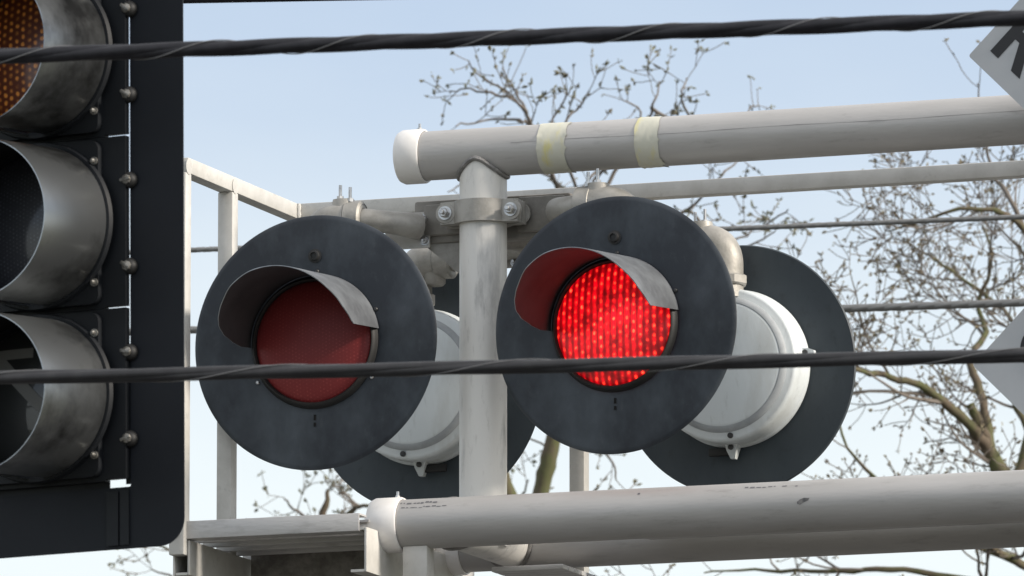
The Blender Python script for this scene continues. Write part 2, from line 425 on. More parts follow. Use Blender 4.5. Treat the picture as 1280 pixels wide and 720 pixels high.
# deck of open planks: front edge channel and the ribs behind it
x1 = px(449, 655, -W).x; x0 = px(216, 660, -W).x
def channel(x0, x1, y, z, h=.042, w=.05, t=.004):
    m = MB()
    m.span((x0, y, z), (x1, y, z), t, h, .0012)
    m.span((x0, y + w / 2, z + h / 2 - t / 2), (x1, y + w / 2, z + h / 2 - t / 2), w - t - .001, t)
    m.span((x0, y + w / 2, z - h / 2 + t / 2), (x1, y + w / 2, z - h / 2 + t / 2), w - t - .001, t)
    return m
channel(x0, x1, -W, zf).build('edge_channel', ALU_BAR, pl)
for k in range(8):
    y = -W + .085 + k * .085
    m = MB(); m.span((x0 + .01, y, zf - .006), (x1 - .004, y, zf - .006), .012, .03, .002)
    m.span((x0 + .01, y + .03, zf + .012), (x1 - .004, y + .03, zf + .012), .0845, .006)
    m.build('deck_plank', ALU_BAR, pl)
def beam(x, y0, y1, ztop, h, flange, sgn):
    m = MB(); t = .006
    m.span((x, y0, ztop - h / 2), (x, y1, ztop - h / 2), t, h, .001)
    m.span((x - sgn * flange / 2, y0, ztop - t / 2), (x - sgn * flange / 2, y1, ztop - t / 2), flange - t - .001, t)
    m.span((x - sgn * flange / 2, y0, ztop - h + t / 2), (x - sgn * flange / 2, y1, ztop - h + t / 2), flange - t - .001, t)
    return m
zb = zf - .024
xb = px(235, 690, -W).x
b = beam(xb, -W + .004, W, zb, .082, .036, 1)
b.span((xb - .037, -W + .004, zb - .041), (xb - .037, W, zb - .041), .005, .082)
b.build('side_beam', ALU_RAIL, pl)
xb2 = px(456, 680, -W).x
beam(xb2, -W + .004, W, zb + .012, .105, .04, 1).build('side_beam', ALU_RAIL, pl)
m = MB(); m.span((xb - .045, -W + .04, zb - .5), (xb - .045, -W + .04, zb - .085), .03, .03, .002); m.build('strut', ALU_RAIL, pl)
m = MB(); m.box(((xb + xb2) / 2 - .005, .02, zb - .25), (xb2 - xb - .025, .006, .53)); m.build('kick_panel', DULLP, pl)
# deck carried on between the lower chords
zd = z_low - .085
m = MB()
for k in range(7): m.span((.0 + .02, .02 + k * .045, zd), (.20, .02 + k * .045, zd), .036, .012, .002)
m.build('deck_grating', ALU_BAR, pl)
m = MB(); m.span((.375, -.0, z_low), (P_END - .2, -.0, z_low), .25, .03); m.build('walkway_deck', ALU_BAR, pl)

# ------------------------------------------------------------------ crossing lights
DF = -.125; DB = .625
RAD = .307; LR = .148
VIS_L = [(0, .17), (9, .185), (13, .202), (25, .235), (45, .268), (60, .28), (75, .285), (90, .288), (110, .292), (130, .28), (150, .252), (160, .238), (168, .218), (174, .182), (179, .12), (182, .06)]
def vlen(p):
    for (a, la), (b, lb) in zip(VIS_L, VIS_L[1:]):
        if a <= p <= b:
            t = (p - a) / (b - a); t = t * t * (3 - 2 * t) * .5 + t * .5
            return la + (lb - la) * t
    return VIS_L[-1][1]
def make_light(name, label, lens_mat, bg_mat, M, side, group, HX=.06, H0=0.):
    """local frame: x to the right seen from its front, y backwards, z up; side = +1 hanger reaches to +x"""
    t = thing(name, label, 'crossing light', M, group)
    b = MB()
    b.lathe([(LR + .010, .0), (LR + .03, -.002), (RAD - .012, -.002), (RAD - .003, -.0005), (RAD, .003), (RAD - .003, .007), (RAD - .012, .006), (LR + .010, .005)], n=128)
    bg = b.build('background_disc', bg_mat, t, 50)
    rg = MB()
    rg.lathe([(LR - .003, -.006), (LR - .001, -.017), (LR + .002, -.020), (LR + .006, -.018), (LR + .009, -.010), (LR + .0125, -.0025)], n=96)
    rg.build('lens_gasket', RUBBER, t, 60)
    ln = MB(); ln.lathe([(0, -.030)] + [(LR * math.sin(a), -.030 + .026 * (1 - math.cos(a)) / (1 - math.cos(R(90)))) for a in [R(90) * i / 10 for i in range(1, 10)]] + [(LR - .001, -.006)], n=72)
    ln.build('lens', lens_mat, t, 80)
    # hood
    vz = MB(); n = 72; ph0, ph1 = 9, 182; rows = {0: [], 1: []}
    KS = 8
    for side_i, rr in ((0, LR + .0165), (1, LR + .0145)):
        for i in range(n + 1):
            p = ph0 + (ph1 - ph0) * i / n
            a = R(p); Lf = vlen(min(max(p, 0), 182)); rows[side_i].append([])
            for k in range(KS + 1):
                s = k / KS
                y = -.004 - (Lf - .004) * s
                r2 = rr + .003 * s
                zz = r2 * math.sin(a) + .085 * y
                rows[side_i][-1].append(vz.v((r2 * math.cos(a), y, zz)))
    for i in range(n):
        for k in range(KS):
            vz.face((rows[0][i][k], rows[0][i + 1][k], rows[0][i + 1][k + 1], rows[0][i][k + 1]), 0)
            vz.face((rows[1][i][k], rows[1][i][k + 1], rows[1][i + 1][k + 1], rows[1][i + 1][k]), 1)
        vz.face((rows[0][i][KS], rows[0][i + 1][KS], rows[1][i + 1][KS], rows[1][i][KS]), 0)
        vz.face((rows[0][i][0], rows[0][i + 1][0], rows[1][i + 1][0], rows[1][i][0]), 1)
    for i in (0, n):
        for k in range(KS): vz.face((rows[0][i][k], rows[0][i][k + 1], rows[1][i][k + 1], rows[1][i][k]), 0)
    vz.build('visor', None, t, 40, [VIS_OUT, VIS_IN])
    # hardware on the face
    nt_ = MB(); nt_.lathe([(.016, -.002), (.017, -.005), (.0125, -.006), (.0115, -.014), (.008, -.015), (.0075, -.011), (0, -.011)], (0, 0, .208), (0, 1, 0), 20)
    nt_.build('mounting_nut', RUBBER, bg)
    for ang in (-32, -148, 25, 152, 88, -90):
        a = R(ang); s = MB(); rr = LR + .0225
        if ang == -90: continue
        s.lathe([(.0048, -.002), (.0048, -.005), (.003, -.007), (0, -.0072)], (rr * math.cos(a), 0, rr * math.sin(a)), (0, 1, 0), 12)
        s.build('screw', STEEL if ang < 0 else STEEL_D, bg)
    dr = MB()
    dr.box((.001, -.0035, -.181), (.005, .003, .013)); dr.box((.001, -.0035, -.198), (.005, .003, .009)); dr.build('drain_slot', SLOT_SHADE, bg)  # solid black boxes; the shade inside the slots is put into the colour
    # housing behind
    h = MB()
    h.lathe([(.176, .006), (.188, .008), (.193, .014), (.194, .024), (.190, .029), (.1875, .033), (.189, .07), (.1885, .092), (.186, .099), (.180, .102), (.168, .1025), (.160, .109), (.150, .1155), (.146, .1165), (.10, .122), (.05, .1255), (0, .1265)], n=96)
    hs = h.build('housing', HOUSE, t, 60)
    bnd = MB(); bnd.lathe([(.1665, .1040), (.1645, .1070), (.154, .1155), (.1515, .1152)], n=96); bnd.build('cover_band', COVER_BAND, hs, 60)  # grey ring along the bevel of the rear cover
    for ang, sc in ((-90, 1.), (172, .8)):
        l = MB(); a = R(ang); rot = Matrix.Rotation(-(a + R(90)), 3, 'Y')
        w = .022 * sc
        prof = [(-w, .172), (w, .172), (w * .55, .202), (w * .25, .221 if sc == 1. else .212), (-w * .25, .221 if sc == 1. else .212), (-w * .55, .202)]
        vv = [[], []]
        for q_, y in enumerate((.020, .046)):
            for (x, z) in prof:
                p = rot @ Vector((x, y if z < .209 else y * .6 + .008, -z)); vv[q_].append(l.v(p))
        k = len(prof)
        for i in range(k): l.face((vv[0][i], vv[0][(i + 1) % k], vv[1][(i + 1) % k], vv[1][i]))
        l.face(vv[0]); l.face(vv[1])
        lt = l.build('latch', HOUSE, hs)
        s = MB(); p = rot @ Vector((0, .047, -.194)); s.lathe([(.007, 0), (.007, .004), (.004, .006), (0, .006)], p, (0, 1, 0), 12); s.build('screw', STEEL_D, lt)
    s = MB(); s.lathe([(.007, 0), (.007, .005), (0, .006)], (-side * .02, .1025, -.174), (0, 1, 0), 14); s.build('screw', STEEL_D, hs)
    st = MB(); st.tube([(-.052, .118, -.02), (-.060, .1155, -.085)], .0018, 6); st.build('scratch', HOUSE, hs)
    gs = MB(); gs.box((side * .03, .028, -.202), (.07, .012, .02), None, .004); gs.build('hinge_block', RUBBER, hs)
    # hanger: nut, elbow, clamp
    hy = .085; HZ = .303
    e = MB(); HR = .045
    e.tube(bend((side * H0, hy, .165), (side * H0, hy, HZ), (side * (HX + .01), hy, HZ), min(.066, HX - H0 - .002), 12), HR, 28)
    el = e.build('hanger_elbow', CAST, t, 50)
    nn = MB(); nn.lathe([(.0, .0), (.052, 0), (.056, .004), (.056, .022), (.050, .026), (0, .026)], (side * H0, hy, .195), (0, 0, 1), 8); nn.build('lock_nut', CAST, el)
    c = MB()
    c.lathe([(0, -.062), (.024, -.062), (.03, -.056), (.031, .030), (.026, .052), (0, .054)], (side * HX, hy, HZ), (0, 0, 1), 24)
    c.lathe([(.040, -.022), (.047, -.018), (.047, .018), (.040, .022)], (side * (HX + .030), hy, HZ), (1, 0, 0), 28)
    c.lathe([(.030, -.006), (.043, -.005), (.043, .004), (.030, .006)], (side * (HX + .046), hy, HZ), (1, 0, 0), 28)
    cl = c.build('hanger_clamp', CAST, t, 45)
    for k, dx in enumerate((-.004, .021)):
        s = MB(); cz = HZ + .05 - k * .006
        s.tube([(side * (HX + dx), hy - .012, cz), (side * (HX + dx), hy - .012, cz + .036)], .0042, 10)
        s.lathe([(.009, 0), (.009, .009), (0, .010)], (side * (HX + dx), hy - .012, cz), (0, 0, 1), 6)
        s.build('clamp_bolt', STEEL, cl)
    return t
def lightM(x, y, d, yaw):
    p = SM @ px(x, y, d)
    return Matrix.Translation(p) @ Matrix.Rotation(-R(yaw), 4, 'Z')
GF = 'flashing lights on the mast of the cantilever'
make_light('crossing_light', 'unlit dark red crossing light with black round background, facing the viewer beside the traffic signal', LED_OFF, BLACK, lightM(394, 428, DF, 19), 1, GF, .040, -.028)
make_light('crossing_light', 'crossing light glowing bright red under its hood on a round black background', LED_ON, BLACK, lightM(769, 406, DF, 23), -1, GF, .078)
make_light('crossing_light', 'crossing light turned away, white housing largely hidden behind the upright mast and the unlit light', LED_OFF, BLACK_B, lightM(533, 486, DB, 201), -1, GF, .052)
make_light('crossing_light', 'crossing light turned away, showing a white housing on a slate disc behind the lit light', LED_OFF, BLACK_B, lightM(922, 463, DB, 202), 1, GF)

# ------------------------------------------------------------------ bracket that carries the lights
br = thing('lamp_bracket', 'cast aluminium bracket clamped to the mast, holding four crossing lights on pipe arms', 'bracket', SM)
zc = px(604, 267, 0).z
c = MB()
n = 24; ro, ri, hb = RM + .014, RM + .001, .027
pts = []
for (half, sg) in ((0, -1), (1, 1)):
    outer = []; inner = []
    for i in range(n + 1):
        a = math.pi * i / n
        outer.append((ro * math.cos(a), sg * ro * math.sin(a))); inner.append((ri * math.cos(a), sg * ri * math.sin(a)))
    ring = [(-.098, sg * .006), (-.098, sg * .030), (-.078, sg * .034)] + outer[::-1][3:-3] + [(.078, sg * .034), (.098, sg * .030), (.098, sg * .006)] + inner[1:-1]
    ring = [(.098, sg * .006)] + inner[1:-1] + [(-.098, sg * .006), (-.098, sg * .030), (-.080, sg * .036)] + outer[::-1][4:-4] + [(.080, sg * .036), (.098, sg * .030)]
    vv = [[c.v((x, y, zc + s * hb)) for x, y in ring] for s in (-1, 1)]
    k = len(ring)
    for i in range(k): c.face((vv[0][i], vv[0][(i + 1) % k], vv[1][(i + 1) % k], vv[1][i]))
    c.face(vv[0]); c.face(vv[1])
    for sx in (-1, 1):
        c.lathe([(0, 0), (.024, 0), (.026, .003), (.024, .009), (0, .009)], (sx * .083, sg * .028, zc), (0, sg, 0), 24)
cb = c.build('mast_clamp', CAST, br, 40)
for sx in (-1, 1):
    s = MB(); bolt(s, (sx * .083, -.037, zc), (0, -1, 0), .0115, .02); s.build('bolt', STEEL, cb)
# casting behind the mast
c = MB()
c.box((.0, .085, zc - .002), (.40, .05, .105), None, .008)
c.box((.13, .052, zc + .0), (.12, .02, .085), None, .006)
c.box((-.12, .055, zc - .0), (.10, .02, .075), None, .006)
c.span((.19, .10, zc), (.19, .50, zc), .11, .09, .01)
c.span((-.05, .09, zc - .03), (.15, .50, zc - .03), .05, .05, .006)
c.box((.09, .53, zc - .0), (.5, .06, .085), None, .01)
hub = c.build('boom_casting', CAST_D, br)
web = MB()
vv = [(-.19, -.045), (-.045, -.045), (-.045, -.155), (-.075, -.14)]
web.prism([(x, zc + z) for x, z in vv], .07, .085); web.build('gusset', CAST, br)
# front arms: flange plate on the casting and pipe to the hanger
M_l = SMI @ lightM(394, 428, DF, 19); M_r = SMI @ lightM(769, 406, DF, 23)
M_bl = SMI @ lightM(533, 486, DB, 201); M_br = SMI @ lightM(922, 463, DB, 202)
def arm(Ml, side, plate_x, py, zoff, hx=.06):
    tip = Ml @ Vector((side * (hx + .035), .085, .303)); d = ((Ml.to_3x3() @ Vector((side, 0, 0)))).normalized()
    sgn = 1 if plate_x > tip.x else -1
    end = Vector((plate_x, py - .02, zc + zoff))
    a = MB()
    P = [tip]
    N = 12
    p1 = tip + d * .05; p2 = end + Vector((-sgn * .03, -.045, 0))
    for i in range(1, N + 1):
        t = i / N
        P.append(tip * (1 - t) ** 3 + p1 * 3 * t * (1 - t) ** 2 + p2 * 3 * t * t * (1 - t) + end * t ** 3)
    a.tube(P, [.030 - .004 * math.sin(math.pi * i / N) + .003 * i / N for i in range(N + 1)], 24)
    o = a.build('lamp_arm', CAST, br, 50)
    f = MB(); xa = plate_x - sgn * .035
    f.box((xa, py + .004, zc + zoff - .006), (.115, .009, .088), None, .004); fl = f.build('flange_plate', ALU_RAIL, o)
    for dx, dz in ((sgn * .046, .026), (sgn * .046, -.026), (-sgn * .046, -.03), (-sgn * .046, .026)):
        s = MB(); bolt(s, (xa + dx, py - .001, zc + zoff - .006 + dz), (0, -1, 0), .0085, .013); s.build('bolt', STEEL, fl)
arm(M_l, 1, px(526, 270, .05).x, .05, -.016, .040)
arm(M_r, -1, px(702, 250, .05).x, .05, 0, .078)
arm(M_bl, -1, -.02, .5, -.0, .052)
arm(M_br, 1, .26, .5, -.0)

# ------------------------------------------------------------------ crossbuck sign
DS = -.17
c1 = px(1207, 70, DS); c2 = px(1217, 455, DS)
wS = .229; LS = 1.4142 * (c1.z - c2.z) + wS
cxs = (c1.x + c2.x) / 2 + .7071 * (LS / 2 + wS / 2); czs = (c1.z + c2.z) / 2
sg_ = thing('crossbuck_sign', 'white crossbuck railroad sign with black letters, cut off by the picture edge', 'sign', SM @ Matrix.Translation((cxs, DS, czs)))
def blade(word, ang, y, name):
    rot = Matrix.Rotation(R(-ang), 3, 'Y')
    m = MB()
    hw, hl, rr = wS / 2, LS / 2, .006
    poly = []
    for (sx, sz) in ((1, 1), (-1, 1), (-1, -1), (1, -1)):
        for k in range(4):
            a = {(1, 1): 0, (-1, 1): 90, (-1, -1): 180, (1, -1): 270}[(sx, sz)] + 30 * k
            poly.append((sx * (hl - rr) + rr * math.cos(R(a)), sz * (hw - rr) + rr * math.sin(R(a))))
    vv = [[m.v(rot @ Vector((x, y + yy, z))) for x, z in poly] for yy in (0, .003)]
    k = len(poly)
    for i in range(k): m.face((vv[0][i], vv[0][(i + 1) % k], vv[1][(i + 1) % k], vv[1][i]))
    m.face(vv[0]); m.face(vv[1]); o = m.build('sign_blade', SIGNW, sg_)
    # lettering: one letter per step along the board, the R with a straight leg
    step = (LS - .064) / len(word); H = .142
    lt = MB()
    for i, ch in enumerate(word):
        lx = -LS / 2 + (.032 if word[0] == 'R' else .083) + i * step
        if ch == 'R':
            S = .0265; Wd = .100; K = 10; r1 = .041; yb = H - 2 * r1
            outl = [(0, 0), (S, 0), (S, yb), (Wd * .40, yb), (Wd - S * 1.12, 0), (Wd, 0), (Wd * .66, yb + .004)]
            for k in range(K + 1):
                a = R(-62 + 152 * k / K); outl.append((Wd - .005 - r1 + r1 * math.cos(a), yb + r1 + r1 * math.sin(a)))
            outl += [(0, H)]
            inn = [(S, yb + .024), (Wd * .55, yb + .024)]
            for k in range(1, K):
                a = R(-90 + 180 * k / K); inn.append((Wd * .55 + (r1 - .024) * math.cos(a), yb + r1 + (r1 - .024) * math.sin(a)))
            inn += [(Wd * .55, H - .024), (S, H - .024)]
            from mathutils.geometry import delaunay_2d_cdt
            n1, n2 = len(outl), len(inn)
            vs, _, fs, *_r = delaunay_2d_cdt([Vector(p) for p in outl + inn], [], [list(range(n1)), list(range(n1, n1 + n2))], 0, 1e-6)
            def inside(p, poly):
                c = False; j = len(poly) - 1
                for q in range(len(poly)):
                    xi, yi = poly[q]; xj, yj = poly[j]
                    if (yi > p.y) != (yj > p.y) and p.x < (xj - xi) * (p.y - yi) / (yj - yi) + xi: c = not c
                    j = q
                return c
            vv_ = [lt.v(rot @ Vector((lx + p.x, y - .0012, p.y - H / 2))) for p in vs]
            for f_ in fs:
                cen = sum((vs[q] for q in f_), Vector((0, 0))) / len(f_)
                if inside(cen, outl) and not inside(cen, inn): lt.face([vv_[q] for q in f_])
            continue
        fc = bpy.data.curves.new('letters', 'FONT'); fc.body = ch; fc.size = .2; fc.offset = .0042
        fo = bpy.data.objects.new('letters', fc); COL.objects.link(fo)
        dg = bpy.context.evaluated_depsgraph_get()
        me = bpy.data.meshes.new_from_object(fo.evaluated_get(dg)); bpy.data.objects.remove(fo)
        xs = [v.co.x for v in me.vertices]; zs = [v.co.y for v in me.vertices]
        kx = (.03 if ch == 'I' else .104) / (max(xs) - min(xs)); kz = H / (max(zs) - min(zs))
        vv_ = [lt.v(rot @ Vector((lx + (v.co.x - min(xs)) * kx, y - .0012, (v.co.y - min(zs)) * kz - H / 2))) for v in me.vertices]
        for p in me.polygons: lt.face([vv_[q] for q in p.vertices])
        bpy.data.meshes.remove(me)
    lt.build('lettering', SIGNK, o)
blade('RAILROAD', -45, 0, 'a'); blade('CROSSING', 45, .012, 'b')
m = MB(); m.box((0, .045, 0), (.12, .05, .16), None, .005)
m.tube([(0, .06, 0), (P_MAST2 - cxs + .0, -DS, 0)], .022, 16); m.build('sign_bracket', CAST, sg_)

# ------------------------------------------------------------------ traffic signal close on the left
PHI = R(27); TD = 18.2
TO = at(155.5, 599, TD)          # lower right corner of the lowest section plate
TM = Matrix.Translation(TO) @ Matrix.Rotation(-PHI, 4, 'Z') @ Matrix.Rotation(R(-.55), 4, 'Y')
ts = thing('traffic_signal', 'black vertical traffic signal with wide backplate and worn tunnel visors, seen from its side', 'traffic signal', TM)
HW = .188; PITCHZ = .345; NSEC = 4
def rrect(x0, x1, z0, z1, r, n=8):
    out = []
    for cx_, cz_, a0 in ((x1 - r, z1 - r, 0), (x0 + r, z1 - r, 90), (x0 + r, z0 + r, 180), (x1 - r, z0 + r, 270)):
        for k in range(n + 1):
            a = R(a0 + 90 * k / n); out.append((cx_ + r * math.cos(a), cz_ + r * math.sin(a)))
    return out
zt = NSEC * PITCHZ
BW = .122
bp = MB()
# backplate: frame with an opening for the sections (outer loop, inner loop)
outer = rrect(-2 * HW - BW, BW, -.135, zt + .135, .055)
inner = rrect(-2 * HW - .002, .0018, -.012, zt + .010, .003)
n = len(outer)
for y0, y1 in ((.022, .025),):
    o0 = [bp.v((x, y0, z)) for x, z in outer]; i0 = [bp.v((x, y0, z)) for x, z in inner]
    o1 = [bp.v((x, y1, z)) for x, z in outer]; i1 = [bp.v((x, y1, z)) for x, z in inner]
    for i in range(n):
        j = (i + 1) % n
        bp.face((o0[i], o0[j], i0[j], i0[i])); bp.face((o1[i], i1[i], i1[j], o1[j]))
        bp.face((o0[i], o1[i], o1[j], o0[j])); bp.face((i0[i], i0[j], i1[j], i1[i]))
bpo = bp.build('backplate', TS_PLATE, ts, 40)
fl = MB(); fl.box((.004, .0275, .125), (.03, .003, .262)); fl.build('gap_strip', TS_BLACK, bpo)
# folded lap of the lower strip
lp = MB(); lp.box((-.2135, .0285, -.060), (.33, .003, .128)); lp.build('lower_strip', TS_BLACK, bpo)
lp = MB(); lp.box((-.0365, .0175, -.074), (.026, .004, .108)); lp.box((-.01, .0185, -.073), (.02, .003, .11)); lp.build('strip_clip', TS_BLACK, bpo)
secs = [('arrow', LED_ARW), ('clear', LED_CLR), ('amber', LED_AMB), ('red', LED_OFF)]
for k, (nm, lm) in enumerate(secs):
    z0 = k * PITCHZ; zc_ = z0 + PITCHZ / 2; ex = -.047
    s = MB()
    # plate with narrower outer flange gaps so that light shows between the sections
    g_ = .0035
    poly = [(-2 * HW, z0 + g_), (-2 * HW + .05, z0 + g_), (-2 * HW + .05, z0), (ex, z0), (ex, z0 + g_), (0, z0 + g_),
            (0, z0 + PITCHZ - .001), (ex, z0 + PITCHZ - .001), (-2 * HW, z0 + PITCHZ - .001)]
    s.prism(poly, .006, .022)
    dr = rrect(-2 * HW + .055, -.052, z0 + .008, z0 + PITCHZ - .008, .02)
    s.prism(dr, -.012, .006)
    s.box((-HW, .062, zc_), (2 * HW - .19, .08, PITCHZ - .003), None, .01)
    so = s.build('signal_section', TS_BLACK, ts)
    cx_ = -HW
    # collar
    co = MB(); co.lathe([(.150, -.011), (.156, -.022), (.167, -.022), (.170, -.012)], (cx_, 0, zc_), (0, 1, 0), 72); co.build('visor_collar', TS_BLACK, so)
    ln = MB(); LR2 = .15
    ln.lathe([(0, -.036)] + [(LR2 * math.sin(a), -.036 + .026 * (1 - math.cos(a))) for a in [R(90) * i / 8 for i in range(1, 9)]], (0, 0, 0), (0, 1, 0), 56)
    lo = ln.build('lens', lm, so, 80); lo.location = (cx_, 0, zc_)
    if nm == 'arrow':
        ar = MB(); rot = Matrix.Rotation(R(42), 3, 'Y')
        def bar(p, q, w):
            p = Vector(p); q = Vector(q); d_ = (q - p).normalized(); nn = Vector((-d_.z, 0, d_.x)) * w / 2
            # bars follow the dome in short pieces
            K = 8; last = None
            for i in range(K + 1):
                c_ = p.lerp(q, i / K); ring = []
                for off in (-1, 1):
                    pt = c_ + nn * off; rr = min(math.hypot(pt.x, pt.z) / LR2, .999)
                    ring.append(ar.v((pt.x, -.0375 + .026 * (1 - math.sqrt(1 - rr * rr)), pt.z)))
                if last: ar.face((last[0], last[1], ring[1], ring[0]))
                last = ring
        bar((-.088, 0, .088), (.075, 0, -.075), .025)
        bar((.088, 0, -.088), (.088, 0, .0), .02); bar((.083, 0, -.083), (-.0, 0, -.088), .02)
        bar((-.09, 0, .09), (-.0, 0, .09), .02); bar((-.09, 0, .09), (-.09, 0, .0), .02)
        ao = ar.build('arrow_mask', ARROW, so, 80); ao.location = (cx_, 0, zc_)
    # tunnel visor
    v_ = MB(); n = 80; KS = 8; rows = {0: [], 1: []}; VL = .252
    p0, p1 = -84, 264
    for si, rr in ((0, .1605), (1, .1585)):
        for i in range(n + 1):
            p = p0 + (p1 - p0) * i / n; a = R(p); rows[si].append([])
            for q_ in range(KS + 1):
                sfr = q_ / KS; y = -.014 - VL * sfr
                rows[si][-1].append(v_.v((cx_ + rr * math.cos(a), y, zc_ + rr * math.sin(a) + (y + .014) * .075)))
    for i in range(n):
        for q_ in range(KS):
            v_.face((rows[0][i][q_], rows[0][i + 1][q_], rows[0][i + 1][q_ + 1], rows[0][i][q_ + 1]), 0)
            v_.face((rows[1][i][q_], rows[1][i][q_ + 1], rows[1][i + 1][q_ + 1], rows[1][i + 1][q_]), 1)
        for q_ in (0, KS): v_.face((rows[0][i][q_], rows[0][i + 1][q_], rows[1][i + 1][q_], rows[1][i][q_]), 0)
    for i in (0, n):
        for q_ in range(KS): v_.face((rows[0][i][q_], rows[0][i][q_ + 1], rows[1][i][q_ + 1], rows[1][i][q_]), 0)
    v_.build('visor', None, so, 40, [TS_VIS, TS_VIN])
    for sx, sz in ((1, 1), (1, -1), (-1, 1), (-1, -1)):
        s = MB(); c_ = (cx_ + sx * .128, -.012, zc_ + sz * .122)
        s.lathe([(.008, 0), (.008, -.004), (.0, -.005)], c_, (0, 1, 0), 14)
        s.lathe([(.005, -.004), (.005, -.010), (.0025, -.013), (0, -.013)], c_, (0, 1, 0), 8); s.build('visor_screw', STEEL_W, so)
    for dz in (.255, .082):
        for sx in (0, -2 * HW):
            c_ = Vector((sx + (.004 if sx == 0 else -.004), .004, z0 + dz))
            w_ = MB(); w_.lathe([(0, .016), (.0165, .016), (.017, .011), (.014, .003), (.010, 0), (0, 0)], c_, (0, 1, 0), 20)
            wo = w_.build('latch_pad', RUBBER, so)
            w_ = MB(); w_.lathe([(.0098, 0), (.0098, -.004), (.006, -.006), (.004, -.008), (0, -.009)], c_, (0, 1, 0), 8)
            aw = R(rnd.uniform(-40, 50)); dv = Vector((math.cos(aw), 0, math.sin(aw))) * .013
            w_.span(c_ + Vector((0, -.006, 0)) - dv, c_ + Vector((0, -.006, 0)) + dv * .8, .005, .007, .002)
            w_.build('wing_nut', STEEL_W, wo)
# what carries it, above the picture
m = MB(); m.tube([(-HW, .05, zt - .02), (-HW, .05, zt + .9)], .03, 20); m.build('hanger_pipe', ALU, ts)
m = MB(); m.tube([(-7.5, .05, zt + .93), (.6, .05, zt + .93)], [.11, .06], 24); m.build('mast_arm', ALU, ts)
m = MB(); m.tube([(-7.6, .05, -TO.z), (-7.6, .05, zt + 1.3)], [.16, .12], 24); m.build('signal_pole', ALU, ts)

# ------------------------------------------------------------------ cables
def cable_line(x, y, depth, alpha, sag, half=9.):
    c_ = at(x, y, depth); d = Vector((math.cos(alpha), -math.sin(alpha), 0))
    return lambda s: c_ + d * s + Vector((0, 0, sag * s * s))
def strands(f, half, r_off, r_s, pitch, ns, name, m_, parent, step=.012, n=10, phase=0., rough=0.):
    mb = MB(); kmax = int(2 * half / step)
    for j in range(ns):
        pts = []
        for i in range(kmax + 1):
            s = -half + i * step; p = f(s); a = 2 * math.pi * (s / pitch + j / ns) + phase + .5 * math.sin(s * 2.3)
            t = (f(s + .01) - f(s - .01)).normalized(); u = Vector((0, 0, 1)); u = (u - t * u.dot(t)).normalized(); w = t.cross(u)
            ro = r_off * (1 + rough * math.sin(s * 9.1 + j))
            pts.append(p + (u * math.sin(a) + w * math.cos(a)) * ro)
        mb.tube(pts, r_s, n)
    return mb.build(name, m_, parent, 70)
def twisted(x, y, depth, alpha, sag, r, pitch, ns, label, m_, lash_pitch, lash_r):
    f = cable_line(x, y, depth, alpha, sag)
    ob = strands(f, 8., r * .27, r * .75, pitch, ns, 'overhead_cable', m_, None, .02, 14)
    tag(ob, label, 'cable')
    strands(f, 3., r * 1.02, lash_r, lash_pitch, 1, 'lashing_wire', LASH, ob, .008, 6, 1.0, .02)
twisted(640, 47, 16., R(11.6), .0010, .0142, .56, 3, 'thick black twisted cable crossing the traffic signal at the top', CABLE, .28, .0010)
twisted(640, 458.5, 16.3, R(8.6), .0005, .0128, 1.3, 3, 'dark overhead cable passing in front of the red lens glass', CABLE_G, .46, .0009)
f = cable_line(380, -3.2, 19.6, R(5.5), 0)
tag(strands(f, 8., 0., .0085, 1., 1, 'overhead_cable', CABLE, None, .2, 12), 'thin black cable just showing along the upper picture edge', 'cable')
f = cable_line(760, 292, 30., R(14), .0003)
tag(strands(f, 9., .0018, .0072, .12, 3, 'overhead_wire', WIRE, None, .02, 6), 'thin grey wire behind the lights, the higher of two', 'wire')
f = cable_line(760, 395.5, 30., R(12.2), .0003)
tag(strands(f, 9., .0030, .0105, .16, 3, 'overhead_wire', WIRE, None, .02, 6), 'grey wire behind the lit light, the lower and thicker of two', 'wire')

